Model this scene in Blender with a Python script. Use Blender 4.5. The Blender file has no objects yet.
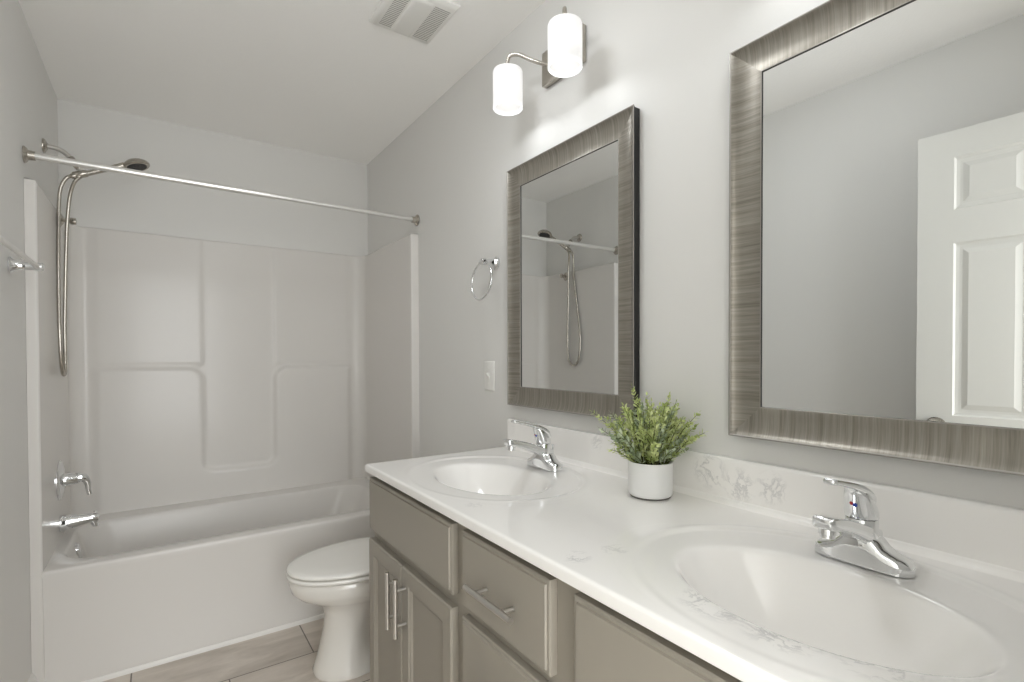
import bpy, bmesh, math, random
import numpy as np
from mathutils import Vector, Matrix

S = bpy.context.scene
C = S.collection
PI = math.pi

# ---------------------------------------------------------------- camera
F_PX, CY, CAM_H = 509.52, 362.44, 1.2188
ya, pi_, ro = math.radians(34.6584), math.radians(-0.8139), math.radians(0.1764)
def _cam_rows():
    def f(x, y, z):
        X = x*math.cos(ya) - y*math.sin(ya); Z = x*math.sin(ya) + y*math.cos(ya); Y = z
        Z2 = Z*math.cos(pi_) + Y*math.sin(pi_); Y2 = -Z*math.sin(pi_) + Y*math.cos(pi_)
        return (X*math.cos(ro) - Y2*math.sin(ro), X*math.sin(ro) + Y2*math.cos(ro), -Z2)
    c = [f(1, 0, 0), f(0, 1, 0), f(0, 0, 1)]
    return c                                   # row i = world axis i seen in camera axes
cam_data = bpy.data.cameras.new('camera')
cam = bpy.data.objects.new('camera', cam_data); C.objects.link(cam)
rows = _cam_rows()
cam.matrix_world = Matrix([[rows[0][0], rows[0][1], rows[0][2], 0],
                           [rows[1][0], rows[1][1], rows[1][2], 0],
                           [rows[2][0], rows[2][1], rows[2][2], CAM_H],
                           [0, 0, 0, 1]])
cam_data.sensor_fit = 'HORIZONTAL'; cam_data.sensor_width = 36
cam_data.lens = F_PX/1024*36
cam_data.shift_y = (CY-341)/1024
cam_data.clip_start = 0.01
S.camera = cam

# ---------------------------------------------------------------- colour management, world, fill light
S.view_settings.view_transform = 'Standard'
S.view_settings.look = 'None'
S.view_settings.gamma = 1
S.view_settings.use_curve_mapping = False
S.view_settings.exposure = 0.17
W = bpy.data.worlds.new('world'); S.world = W; W.use_nodes = True
W.node_tree.nodes['Background'].inputs[0].default_value = (1, 1, 1, 1)
W.node_tree.nodes['Background'].inputs[1].default_value = 0.3
S.cycles.max_bounces = 12; S.cycles.diffuse_bounces = 8; S.cycles.glossy_bounces = 6
S.cycles.sample_clamp_indirect = 6
S.cycles.caustics_reflective = False
SHADE_EMIT, BULB_EMIT, HALL_W, FILL_DOME_EMIT, MOUTH_W = 0.21, 1.5, 54.0, 15.5, 0.27

def area_light(name, loc, size, power, color, rot):
    d = bpy.data.lights.new(name, 'AREA'); d.shape = 'RECTANGLE'; d.size, d.size_y = size
    d.energy = power; d.color = color
    o = bpy.data.objects.new(name, d); C.objects.link(o); o.location = loc; o.rotation_euler = rot
    return o
# soft fill light added in the hall behind the camera
area_light('hall_fill_light', (0.30, -1.35, 1.3), (1.5, 2.0), HALL_W, (0.945, 0.975, 1.0), (PI/2, 0, 0))

# ---------------------------------------------------------------- room numbers
L, R = -0.386, 1.105          # left and right wall
T, B = 2.4426, 3.22           # tub front, back wall
H = 2.44
SURT = 1.8456                 # top of the tub surround
CZ = 0.872                    # counter top

# ---------------------------------------------------------------- material helpers
def mat(name, col, rough=0.5, metal=0.0, spec=0.5, coat=0.0, bump=None, aniso=0.0):
    m = bpy.data.materials.new(name); m.use_nodes = True
    n = m.node_tree.nodes['Principled BSDF']
    n.inputs['Base Color'].default_value = (*col, 1)
    n.inputs['Roughness'].default_value = rough
    n.inputs['Metallic'].default_value = metal
    n.inputs['Specular IOR Level'].default_value = spec
    n.inputs['Coat Weight'].default_value = coat
    n.inputs['Coat Roughness'].default_value = 0.05
    if bump:
        scale, strength, dist = bump
        t = m.node_tree
        tc = t.nodes.new('ShaderNodeTexCoord'); nz = t.nodes.new('ShaderNodeTexNoise')
        bp = t.nodes.new('ShaderNodeBump')
        nz.inputs['Scale'].default_value = scale; nz.inputs['Detail'].default_value = 4
        bp.inputs['Strength'].default_value = strength; bp.inputs['Distance'].default_value = dist
        t.links.new(tc.outputs['Object'], nz.inputs['Vector'])
        t.links.new(nz.outputs['Fac'], bp.inputs['Height'])
        t.links.new(bp.outputs['Normal'], n.inputs['Normal'])
    return m
def srgb(r, g, b):
    return tuple(((c/255)/12.92 if c/255 <= 0.04045 else ((c/255+0.055)/1.055)**2.4) for c in (r, g, b))

M = {}
M['wall'] = mat('wall_paint', srgb(224, 223, 220), 0.55, bump=(220, 0.08, 0.002))
M['ceiling'] = mat('ceiling_paint', srgb(252, 251, 249), 0.9, bump=(90, 0.25, 0.003))
M['trim'] = mat('white_trim_paint', srgb(232, 230, 226), 0.35)
M['door'] = mat('white_door_paint', srgb(214, 213, 208), 0.42)
M['acrylic'] = mat('glossy_acrylic', srgb(222, 219, 215), 0.21, spec=0.25, coat=0.0)
M['porcelain'] = mat('porcelain', srgb(232, 229, 223), 0.08, coat=0.4)
M['seat'] = mat('toilet_seat_plastic', srgb(238, 236, 231), 0.2)
M['cabinet'] = mat('greige_cabinet_paint', srgb(155, 149, 138), 0.42)
M['cabinet_dark'] = mat('cabinet_inside', srgb(96, 88, 76), 0.7)
M['chrome'] = mat('chrome', (0.82, 0.83, 0.84), 0.05, 1.0)
M['nickel'] = mat('brushed_nickel', (0.50, 0.47, 0.42), 0.27, 1.0)
M['steel'] = mat('satin_steel', (0.66, 0.64, 0.61), 0.3, 1.0)
M['rod'] = mat('satin_rod', (0.80, 0.79, 0.77), 0.32, 0.75)
M['mirror'] = mat('mirror_glass', (0.86, 0.875, 0.87), 0.0, 1.0)
M['black'] = mat('black_frame_edge', (0.012, 0.012, 0.012), 0.45)
M['bead'] = mat('pale_frame_bead', (0.36, 0.34, 0.31), 0.42, 0.6)
M['pot'] = mat('matte_white_ceramic', srgb(232, 232, 231), 0.55, bump=(300, 0.05, 0.001))
M['pot_base'] = mat('grey_pot_foot', srgb(95, 92, 88), 0.7)
M['soil'] = mat('dark_soil', srgb(38, 34, 26), 0.95, bump=(120, 0.9, 0.01))
M['stem'] = mat('plant_stem', srgb(92, 98, 52), 0.7)
M['plastic'] = mat('white_plastic', srgb(234, 233, 229), 0.35)
M['slot'] = mat('grille_slot', srgb(165, 163, 158), 0.8)
M['rubber'] = mat('dark_rubber', srgb(60, 60, 60), 0.6)
M['blue'] = mat('blue_dot', srgb(50, 80, 190), 0.4)
M['red'] = mat('red_dot', srgb(190, 50, 45), 0.4)

def leaf_mat(name, c1, c2):
    m = mat(name, c1, 0.5); t = m.node_tree; n = t.nodes['Principled BSDF']
    tc = t.nodes.new('ShaderNodeTexCoord'); nz = t.nodes.new('ShaderNodeTexNoise'); r = t.nodes.new('ShaderNodeValToRGB')
    nz.inputs['Scale'].default_value = 45
    r.color_ramp.elements[0].position = 0.35; r.color_ramp.elements[0].color = (*c1, 1)
    r.color_ramp.elements[1].position = 0.65; r.color_ramp.elements[1].color = (*c2, 1)
    t.links.new(tc.outputs['Object'], nz.inputs['Vector']); t.links.new(nz.outputs['Fac'], r.inputs['Fac'])
    t.links.new(r.outputs['Color'], n.inputs['Base Color'])
    n.inputs['Subsurface Weight'].default_value = 0.0
    return m
M['leaf'] = leaf_mat('yellow_green_leaf', srgb(158, 174, 98), srgb(222, 229, 168))
M['leaf_grey'] = leaf_mat('grey_green_leaf', srgb(132, 148, 112), srgb(200, 210, 180))

def marble_mat():
    m = mat('cultured_marble', (0.8, 0.8, 0.8), 0.12, coat=0.3); t = m.node_tree; n = t.nodes['Principled BSDF']
    N = t.nodes.new; K = t.links.new
    geo = N('ShaderNodeNewGeometry')
    w = N('ShaderNodeTexNoise'); w.inputs['Scale'].default_value = 5; w.inputs['Detail'].default_value = 6
    K(geo.outputs['Position'], w.inputs['Vector'])
    mx = N('ShaderNodeMixRGB'); mx.blend_type = 'ADD'; mx.inputs[0].default_value = 0.34
    K(geo.outputs['Position'], mx.inputs[1]); K(w.outputs['Color'], mx.inputs[2])
    v = N('ShaderNodeTexNoise'); v.inputs['Scale'].default_value = 17; v.inputs['Detail'].default_value = 8; v.inputs['Roughness'].default_value = 0.62
    K(mx.outputs[0], v.inputs['Vector'])
    sub = N('ShaderNodeMath'); sub.operation = 'SUBTRACT'; sub.inputs[1].default_value = 0.5; K(v.outputs['Fac'], sub.inputs[0])
    ab = N('ShaderNodeMath'); ab.operation = 'ABSOLUTE'; K(sub.outputs[0], ab.inputs[0])
    r1 = N('ShaderNodeMapRange'); r1.inputs[1].default_value = 0.0; r1.inputs[2].default_value = 0.05; r1.inputs[3].default_value = 1; r1.inputs[4].default_value = 0
    K(ab.outputs[0], r1.inputs[0])
    # the slab's veining gathers in a few patches
    prev = None
    for c_, rad, amt in (((0.645, 0.42, 0.872), 0.062, 1), ((0.64, 0.33, 0.872), 0.055, 0.9), ((0.665, 0.235, 0.872), 0.05, 0.7), ((0.585, 0.655, 0.872), 0.03, 0.8), ((0.665, 0.64, 0.872), 0.03, 0.5),
                         ((1.085, 0.735, 0.94), 0.05, 0.8), ((1.085, 0.66, 0.92), 0.045, 0.8), ((1.085, 0.585, 0.93), 0.04, 0.8), ((1.085, 1.12, 0.955), 0.03, 0.6), ((0.60, 1.02, 0.872), 0.03, 0.4)):
        di = N('ShaderNodeVectorMath'); di.operation = 'DISTANCE'; di.inputs[1].default_value = c_; K(geo.outputs['Position'], di.inputs[0])
        mr = N('ShaderNodeMapRange'); mr.inputs[1].default_value = rad; mr.inputs[2].default_value = rad*0.45; mr.inputs[3].default_value = 0; mr.inputs[4].default_value = amt
        K(di.outputs['Value'], mr.inputs[0])
        if prev is None: prev = mr
        else:
            mm = N('ShaderNodeMath'); mm.operation = 'MAXIMUM'; K(prev.outputs[0], mm.inputs[0]); K(mr.outputs[0], mm.inputs[1]); prev = mm
    r2 = prev
    mu = N('ShaderNodeMath'); mu.operation = 'MULTIPLY'; K(r1.outputs[0], mu.inputs[0]); K(r2.outputs[0], mu.inputs[1])
    mu2 = N('ShaderNodeMath'); mu2.operation = 'MULTIPLY'; mu2.inputs[1].default_value = 0.6; K(mu.outputs[0], mu2.inputs[0])
    mc = N('ShaderNodeMixRGB'); mc.inputs[1].default_value = (*srgb(247, 245, 242), 1); mc.inputs[2].default_value = (*srgb(168, 168, 170), 1)
    K(mu2.outputs[0], mc.inputs[0]); K(mc.outputs[0], n.inputs['Base Color'])
    return m
M['marble'] = marble_mat()
M['shadow_gap'] = mat('grey_gap_shade', srgb(120, 118, 114), 0.8)  # grey that paints the shade in the toilet seat gaps

def tile_mat():
    m = mat('floor_tile', (0.5, 0.5, 0.5), 0.38); t = m.node_tree; n = t.nodes['Principled BSDF']
    N = t.nodes.new; K = t.links.new
    geo = N('ShaderNodeNewGeometry')
    mp = N('ShaderNodeMapping'); mp.inputs['Location'].default_value = (-0.508+0.305+40*0.61, -2.175+40*0.305, 0)
    K(geo.outputs['Position'], mp.inputs['Vector'])
    br = N('ShaderNodeTexBrick'); br.offset = 0.5; br.offset_frequency = 2
    br.inputs['Scale'].default_value = 1; br.inputs['Brick Width'].default_value = 0.61; br.inputs['Row Height'].default_value = 0.305
    br.inputs['Mortar Size'].default_value = 0.0026; br.inputs['Mortar Smooth'].default_value = 0.1
    br.inputs['Color1'].default_value = (0.92, 0.92, 0.92, 1); br.inputs['Color2'].default_value = (1, 1, 1, 1)
    br.inputs['Mortar'].default_value = (0.30, 0.29, 0.28, 1)
    K(mp.outputs[0], br.inputs['Vector'])
    st = N('ShaderNodeMapping'); st.inputs['Scale'].default_value = (2.2, 7, 1); K(geo.outputs['Position'], st.inputs['Vector'])
    nz = N('ShaderNodeTexNoise'); nz.inputs['Scale'].default_value = 1.6; nz.inputs['Detail'].default_value = 8; nz.inputs['Roughness'].default_value = 0.6; nz.inputs['Distortion'].default_value = 0.6
    K(st.outputs[0], nz.inputs['Vector'])
    rp = N('ShaderNodeValToRGB'); rp.color_ramp.elements[0].position = 0.3; rp.color_ramp.elements[0].color = (*srgb(188, 178, 167), 1)
    rp.color_ramp.elements[1].position = 0.7; rp.color_ramp.elements[1].color = (*srgb(226, 217, 207), 1)
    K(nz.outputs['Fac'], rp.inputs['Fac'])
    mx = N('ShaderNodeMixRGB'); mx.blend_type = 'MULTIPLY'; mx.inputs[0].default_value = 1
    K(rp.outputs[0], mx.inputs[1]); K(br.outputs['Color'], mx.inputs[2]); K(mx.outputs[0], n.inputs['Base Color'])
    bp = N('ShaderNodeBump'); bp.inputs['Strength'].default_value = 0.5; bp.inputs['Distance'].default_value = 0.002; bp.invert = True
    K(br.outputs['Fac'], bp.inputs['Height']); K(bp.outputs[0], n.inputs['Normal'])
    return m
M['tile'] = tile_mat()

def frame_mat(name, axis):
    """Champagne foil with fine streaks across the rail; axis = the coordinate the streaks vary along."""
    m = mat(name, (0.4, 0.38, 0.35), 0.33, 0.55); t = m.node_tree; n = t.nodes['Principled BSDF']
    N = t.nodes.new; K = t.links.new
    geo = N('ShaderNodeNewGeometry'); mp = N('ShaderNodeMapping')
    sc = [4, 4, 4]; sc[axis] = 150; mp.inputs['Scale'].default_value = sc
    K(geo.outputs['Position'], mp.inputs['Vector'])
    nz = N('ShaderNodeTexNoise'); nz.inputs['Scale'].default_value = 1; nz.inputs['Detail'].default_value = 4; nz.inputs['Roughness'].default_value = 0.75
    K(mp.outputs[0], nz.inputs['Vector'])
    rp = N('ShaderNodeValToRGB'); e = rp.color_ramp.elements
    e[0].position = 0.3; e[0].color = (*srgb(122, 117, 108), 1); e[1].position = 0.72; e[1].color = (*srgb(166, 161, 151), 1)
    K(nz.outputs['Fac'], rp.inputs['Fac']); K(rp.outputs[0], n.inputs['Base Color'])
    bp = N('ShaderNodeBump'); bp.inputs['Strength'].default_value = 0.12; bp.inputs['Distance'].default_value = 0.002
    K(nz.outputs['Fac'], bp.inputs['Height']); K(bp.outputs[0], n.inputs['Normal'])
    return m
M['frame_v'] = frame_mat('champagne_rail_upright', 2)
M['frame_h'] = frame_mat('champagne_rail_level', 1)

def glow_mat(name, col, strength):
    m = bpy.data.materials.new(name); m.use_nodes = True
    n = m.node_tree.nodes['Principled BSDF']
    n.inputs['Base Color'].default_value = (*srgb(245, 245, 243), 1); n.inputs['Roughness'].default_value = 0.2
    n.inputs['Emission Color'].default_value = (*col, 1); n.inputs['Emission Strength'].default_value = strength
    return m
def shade_mat():
    m = bpy.data.materials.new('frosted_glass'); m.use_nodes = True
    t = m.node_tree; t.nodes.clear(); N = t.nodes.new; K = t.links.new
    out = N('ShaderNodeOutputMaterial'); tr = N('ShaderNodeBsdfTranslucent'); df = N('ShaderNodeBsdfDiffuse')
    gl = N('ShaderNodeBsdfGlossy'); gl.inputs['Roughness'].default_value = 0.35
    tr.inputs['Color'].default_value = (0.9, 0.9, 0.9, 1); df.inputs['Color'].default_value = (0.62, 0.62, 0.62, 1)
    a = N('ShaderNodeMixShader'); a.inputs[0].default_value = 0.55; K(df.outputs[0], a.inputs[1]); K(tr.outputs[0], a.inputs[2])
    b = N('ShaderNodeMixShader'); b.inputs[0].default_value = 0.04; K(a.outputs[0], b.inputs[1]); K(gl.outputs[0], b.inputs[2])
    em = N('ShaderNodeEmission'); em.inputs['Strength'].default_value = SHADE_EMIT; em.inputs['Color'].default_value = (1, 0.99, 0.975, 1)
    ad = N('ShaderNodeAddShader'); K(b.outputs[0], ad.inputs[0]); K(em.outputs[0], ad.inputs[1]); K(ad.outputs[0], out.inputs['Surface'])
    return m
M['shade'] = shade_mat()
M['bulb'] = glow_mat('lit_bulb', (1, 0.97, 0.92), BULB_EMIT)

M['fill_dome'] = glow_mat('opal_fill_glow', (0.945, 0.975, 1.0), FILL_DOME_EMIT)  # glow of the added overhead fill lamp

# ---------------------------------------------------------------- mesh helpers
def mesh_obj(name, verts, faces, material, parent=None, loc=(0, 0, 0), smooth=35, mats=None, midx=None, flip=False):
    me = bpy.data.meshes.new(name)
    me.from_pydata([tuple(v) for v in verts], [], [tuple(f) for f in faces])
    bm = bmesh.new(); bm.from_mesh(me)
    bmesh.ops.remove_doubles(bm, verts=bm.verts, dist=1e-6)
    if flip is not None:
        bmesh.ops.recalc_face_normals(bm, faces=bm.faces)
    bm.to_mesh(me); bm.free()
    if mats:
        for m_ in mats: me.materials.append(m_)
    else:
        me.materials.append(material)
    me.update()
    if smooth is not None:
        me.shade_smooth()
        me.set_sharp_from_angle(angle=math.radians(smooth))
    o = bpy.data.objects.new(name, me); C.objects.link(o)
    o.location = loc
    if parent: o.parent = parent
    return o

class G:
    """collects geometry of ONE mesh"""
    def __init__(s): s.v = []; s.f = []
    def add(s, v, f):
        n = len(s.v); s.v += [tuple(p) for p in v]; s.f += [tuple(i+n for i in q) for q in f]; return s
    def box(s, a, b, bev=0.0, seg=2):
        bm = bmesh.new(); bmesh.ops.create_cube(bm, size=1)
        for v in bm.verts:
            v.co = Vector([(a[i]+b[i])/2 + v.co[i]*(b[i]-a[i]) for i in range(3)])
        if bev > 0:
            bmesh.ops.bevel(bm, geom=list(bm.edges), offset=bev, segments=seg, profile=0.5, affect='EDGES')
        bm.verts.index_update()
        s.add([v.co[:] for v in bm.verts], [[v.index for v in f.verts] for f in bm.faces]); bm.free(); return s
    def loft(s, rings, cap=True, closed=True):
        n = len(rings[0]); v = [p for r in rings for p in r]; f = []
        m = n if closed else n-1
        for i in range(len(rings)-1):
            for j in range(m):
                k = (j+1) % n
                f.append((i*n+j, i*n+k, (i+1)*n+k, (i+1)*n+j))
        if cap and closed:
            f.append(tuple(range(n))[::-1]); f.append(tuple((len(rings)-1)*n+j for j in range(n)))
        return s.add(v, f)
    def tube(s, pts, rad, n=14, cap=True):
        pts = [Vector(p) for p in pts]
        if not isinstance(rad, (list, tuple)): rad = [rad]*len(pts)
        rings = []; up = None
        for i, p in enumerate(pts):
            d = (pts[min(i+1, len(pts)-1)] - pts[max(i-1, 0)]).normalized()
            if up is None:
                up = Vector((0, 0, 1)) if abs(d.z) < 0.9 else Vector((1, 0, 0))
            a = d.cross(up).normalized(); up = a.cross(d).normalized()
            rings.append([tuple(p + (a*math.cos(2*PI*k/n) + up*math.sin(2*PI*k/n))*rad[i]) for k in range(n)])
        return s.loft(rings, cap)
    def lathe(s, prof, origin=(0, 0, 0), axis=(0, 0, 1), n=32, cap=True):
        """prof: (radius, distance along the axis)"""
        o = Vector(origin); d = Vector(axis).normalized()
        up = Vector((0, 0, 1)) if abs(d.z) < 0.9 else Vector((1, 0, 0))
        a = d.cross(up).normalized(); b = a.cross(d).normalized()
        rings = [[tuple(o + d*h + (a*math.cos(2*PI*k/n) + b*math.sin(2*PI*k/n))*max(r, 1e-5)) for k in range(n)] for r, h in prof]
        return s.loft(rings, cap)
    def nest(s, y0, y1, z0, z1, x, prof, sign=-1, plane='x'):
        """nested rectangles in a plane; prof = (inset, out) pairs, out toward sign; the last is filled"""
        rings = []
        for ins, out in prof:
            q = x + sign*out
            r = [(y0+ins, z0+ins), (y1-ins, z0+ins), (y1-ins, z1-ins), (y0+ins, z1-ins)]
            rings.append([(q, a, b) if plane == 'x' else (a, q, b) if plane == 'y' else (a, b, q) for a, b in r])
        n0 = len(s.v)
        v = [p for r in rings for p in r]; f = []
        for i in range(len(rings)-1):
            for j in range(4):
                k = (j+1) % 4; f.append((i*4+j, i*4+k, (i+1)*4+k, (i+1)*4+j))
        m = (len(rings)-1)*4; f.append((m, m+1, m+2, m+3))
        return s.add(v, f)
    def obj(s, name, material, parent=None, **k):
        return mesh_obj(name, s.v, s.f, material, parent, **k)

def smooth_path(pts, n=8):
    P = [Vector(p) for p in pts]; P = [P[0]*2-P[1]] + P + [P[-1]*2-P[-2]]; out = []
    for i in range(1, len(P)-2):
        for k in range(n):
            t = k/n; a, b, c, d = P[i-1:i+3]
            out.append(0.5*((2*b) + (-a+c)*t + (2*a-5*b+4*c-d)*t*t + (-a+3*b-3*c+d)*t**3))
    out.append(P[-2]); return [tuple(p) for p in out]
def interp(ts, vals, n):
    out = []
    for i in range(n):
        t = i/(n-1); out.append(float(np.interp(t, ts, vals)))
    return out
def thing(name, label, cat, loc=(0, 0, 0), group=None):
    o = bpy.data.objects.new(name, None); C.objects.link(o); o.location = loc; o.empty_display_size = 0.05
    o['label'] = label; o['category'] = cat
    if group: o['group'] = group
    return o
def tag(o, label, cat, group=None):
    o['label'] = label; o['category'] = cat
    if group: o['group'] = group
    return o
def structure(o, label=None):
    o['kind'] = 'structure'
    if label: o['label'] = label
    return o
def copy_tree(o, parent=None):
    c = o.copy(); C.objects.link(c)
    if parent: c.parent = parent
    for ch in list(o.children): copy_tree(ch, c)
    return c
def rrect(x0, x1, y0, y1, r, z, n=8):
    """rounded rectangle ring, 4*(n+1) points"""
    pts = []
    for cx, cy, a0 in ((x1-r, y1-r, 0), (x0+r, y1-r, PI/2), (x0+r, y0+r, PI), (x1-r, y0+r, 1.5*PI)):
        for k in range(n+1):
            a = a0 + PI/2*k/n; pts.append((cx+r*math.cos(a), cy+r*math.sin(a), z))
    return pts

# ================================================================ THE SETTING
WT = 0.1
DX0, DX1, DH = -0.250, 0.510, 2.05             # doorway in the rear wall
structure(G().box((L-WT, -1.6, -0.08), (R+WT+0.5, B+WT, 0)).obj('floor', M['tile'], smooth=None))
structure(G().box((L-WT, -1.6, H), (R+WT+0.5, B+WT, H+0.08)).obj('ceiling', M['ceiling'], smooth=None))
structure(G().box((L-WT, -0.11, 0), (L, B+WT, H)).obj('wall_left', M['wall'], smooth=None))
structure(G().box((R, -0.11, 0), (R+WT, B+WT, H)).obj('wall_right', M['wall'], smooth=None))
structure(G().box((L, B, 0), (R, B+WT, H)).obj('wall_back', M['wall'], smooth=None))
g = G(); g.box((L, -0.11, 0), (DX0, 0, H)); g.box((DX1, -0.11, 0), (R, 0, H)); g.box((DX0, -0.11, DH), (DX1, 0, H))
structure(g.obj('wall_front', M['wall'], smooth=None))
# door casing
g = G()
for x0, x1 in ((DX0-0.055, DX0+0.004), (DX1-0.004, DX1+0.055)):
    g.box((x0, 0.0005, 0.0), (x1, 0.015, DH+0.055), 0.003)
g.box((DX0+0.004, 0.0005, DH-0.004), (DX1-0.004, 0.015, DH+0.055), 0.003)
structure(g.obj('trim_1', M['trim']))
# hall behind the camera
g = G(); g.box((L-WT, -1.6, 0), (R+WT+0.5, -1.5, H))
structure(g.obj('wall_hall', M['wall'], smooth=None))
structure(G().box((L-WT-0.1, -1.6, 0), (L-WT, -0.11, H)).obj('wall_hall_left', M['wall'], smooth=None))
structure(G().box((R+WT+0.5, -1.6, 0), (R+WT+0.6, -0.11, H)).obj('wall_hall_right', M['wall'], smooth=None))
structure(G().box((R+WT, -0.11, 0), (R+WT+0.5, -0.01, H)).obj('wall_hall_front', M['wall'], smooth=None))
# baseboards
def baseboard(name, a, b, axis):
    g = G(); t = 0.013
    prof = [(0, 0), (t, 0), (t, 0.075), (t*0.75, 0.088), (t*0.4, 0.096), (0, 0.1)]
    rings = []
    for q in (a, b):
        rings.append([((L+0.0004+d) if axis == 'l' else (R-0.0004-d), q, z) for d, z in prof])
    g.loft(rings); return structure(g.obj(name, M['trim']))
baseboard('baseboard_left', 0.02, T-0.006, 'l')
baseboard('baseboard_right', 1.62, T-0.02, 'r')
# thin strip along the tub foot
g = G(); g.loft([[(x, T-0.0095, 0), (x, T-0.002, 0), (x, T-0.002, 0.018), (x, T-0.0055, 0.0165), (x, T-0.009, 0.01)] for x in (L+0.045, R-0.016)])
structure(g.obj('trim_2', M['trim']))

# ================================================================ TUB AND SURROUND
tub = thing('bathtub', 'glossy white one piece bathtub with moulded three sided shower surround', 'bathtub', (0.36, 2.83, 0))
ox, oy = 0.36, 2.83
IN_L, IN_R, IN_B = -0.352, 1.063, 3.2
RIM = 0.447
def rm(v): return [(x-ox, y-oy, z) for x, y, z in v]
# tub body: apron, rim, basin
ax0, ax1, by1 = IN_L-0.02, IN_R+0.02, B-0.006
rings = [rrect(ax0, ax1, T-0.001, by1, 0.003, 0.0),
         rrect(ax0, ax1, T-0.001, by1, 0.003, 0.045),
         rrect(ax0, ax1, T+0.010, by1, 0.003, 0.075),
         rrect(ax0, ax1, T+0.008, by1, 0.003, 0.25),
         rrect(ax0, ax1, T+0.004, by1, 0.003, RIM-0.03),
         rrect(ax0, ax1, T+0.0, by1, 0.003, RIM-0.012),
         rrect(ax0+0.001, ax1-0.001, T+0.003, by1, 0.003, RIM-0.003),
         rrect(ax0+0.002, ax1-0.002, T+0.010, by1, 0.003, RIM)]
def basin(m, z, r):      # m = inset from basin mouth
    return rrect(-0.315+m, 0.985-m*1.6, 2.522+m*0.7, 3.07-m*0.7, r, z)
rings += [basin(-0.006, RIM, 0.13), basin(0.0, RIM-0.002, 0.125), basin(0.006, RIM-0.009, 0.12), basin(0.012, RIM-0.03, 0.12), basin(0.045, 0.30, 0.12),
          basin(0.085, 0.18, 0.12), basin(0.105, 0.14, 0.12), basin(0.13, 0.118, 0.12), basin(0.17, 0.11, 0.09)]
g = G(); g.loft([rm(r) for r in rings]); 
g.obj('tub_body', M['acrylic'], tub, smooth=50)
# surround sheet
def rmin(a, b, r):
    return np.maximum(np.minimum(a, b), r) - np.hypot(np.maximum(r-a, 0), np.maximum(r-b, 0))
def sstep(t): t = np.clip(t, 0, 1); return t*t*(3-2*t)
RC = 0.065
path = []                                         # (x, y, nx, ny) inner face, n toward the room
def add_line(x0, y0, x1, y1, nx, ny, step):
    n = max(2, int(math.hypot(x1-x0, y1-y0)/step))
    for i in range(n+1):
        t = i/n; path.append((x0+(x1-x0)*t, y0+(y1-y0)*t, nx, ny))
def add_arc(cx, cy, r, a0, a1, n, inward):
    for i in range(n+1):
        a = a0+(a1-a0)*i/n; c, s_ = math.cos(a), math.sin(a)
        path.append((cx+r*c, cy+r*s_, -c*inward, -s_*inward))
path.append((L+0.0008, T, 0, -1))
add_line(L+0.006, T, IN_L-0.008, T, 0, -1, 0.01)
add_arc(IN_L-0.008, T+0.008, 0.008, -PI/2, 0, 6, -1)
add_line(IN_L, T+0.01, IN_L, IN_B-RC, 1, 0, 0.03)
add_arc(IN_L+RC, IN_B-RC, RC, PI, PI/2, 12, 1)
add_line(IN_L+RC, IN_B, IN_R-RC, IN_B, 0, -1, 0.007)
add_arc(IN_R-RC, IN_B-RC, RC, PI/2, 0, 12, 1)
add_line(IN_R, IN_B-RC, IN_R, T+0.01, -1, 0, 0.03)
add_arc(IN_R+0.008, T+0.008, 0.008, PI, 1.5*PI, 6, -1)
add_line(IN_R+0.008, T, R-0.006, T, 0, -1, 0.01)
path.append((R-0.0008, T, 0, -1))
zs = list(np.arange(0.44, SURT-0.012, 0.008)) + [SURT-0.01, SURT-0.006, SURT-0.003, SURT-0.001, SURT]
P = np.array(path); Z = np.array(zs)
X = P[:, 0][:, None]; Zg = Z[None, :]
XL, XR_, ZL, ZB = 0.19, 0.545, 1.158, 0.6
A = Zg-ZL + 0*X
Bx = rmin(X-XL, XR_-X, 0.001)
Rr = rmin(Bx+0*Zg, Zg-ZB+0*X, 0.055)
rec = -rmin(-A, -Rr, 0.075)                        # >0 inside the recessed area
prot = (0.016+0.009*sstep((X-0.2)/0.34))*(1-sstep((rec+0.015)/0.03))
col = sstep((rmin(X-XL, XR_-X, 0.001)+0.01)/0.02)
up = 0.006*(1-col)*sstep((Zg-ZL)/0.03)
groove = 0.0
disp = np.where((np.abs(P[:, 3][:, None]) > 0.99) & (P[:, 1][:, None] > 3.1), prot+up, 0)
disp *= sstep((X-(IN_L+RC))/0.05)*sstep((IN_R-RC-X)/0.05)
top = np.array([max(0, (0.01-math.sqrt(max(0, 1e-4-max(0, z-(SURT-0.01))**2)))) if z > SURT-0.01 else 0 for z in zs])
disp = disp - top[None, :]
V = np.stack([P[:, 0][:, None]+P[:, 2][:, None]*disp, P[:, 1][:, None]+P[:, 3][:, None]*disp, Zg+0*X], -1)
V[:, :, 0] -= ox; V[:, :, 1] -= oy
nP, nZ = V.shape[:2]
verts = V.reshape(-1, 3).tolist(); faces = []
for i in range(nP-1):
    for j in range(nZ-1):
        faces.append((i*nZ+j, (i+1)*nZ+j, (i+1)*nZ+j+1, i*nZ+j+1))
# top ledge back to the wall and back-of-sheet ring
tops = []
for i in range(nP):
    x, y, nx, ny = path[i]
    if ny == -1 and y < T+0.02: q = (x, y+0.02)
    elif x < 0 and y < IN_B-RC: q = (L+0.0008, y)
    elif x > 0.8 and y < IN_B-RC: q = (R-0.0008, y)
    else: q = (min(max(x-nx*0.05, L+0.0008), R-0.0008), min(y-ny*0.05, B-0.0008))
    tops.append(len(verts)); verts.append((q[0]-ox, q[1]-oy, SURT))
for i in range(nP-1):
    faces.append((i*nZ+nZ-1, (i+1)*nZ+nZ-1, tops[i+1], tops[i]))
mesh_obj('surround_panel', verts, faces, M['acrylic'], tub, smooth=60, flip=None)
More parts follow.
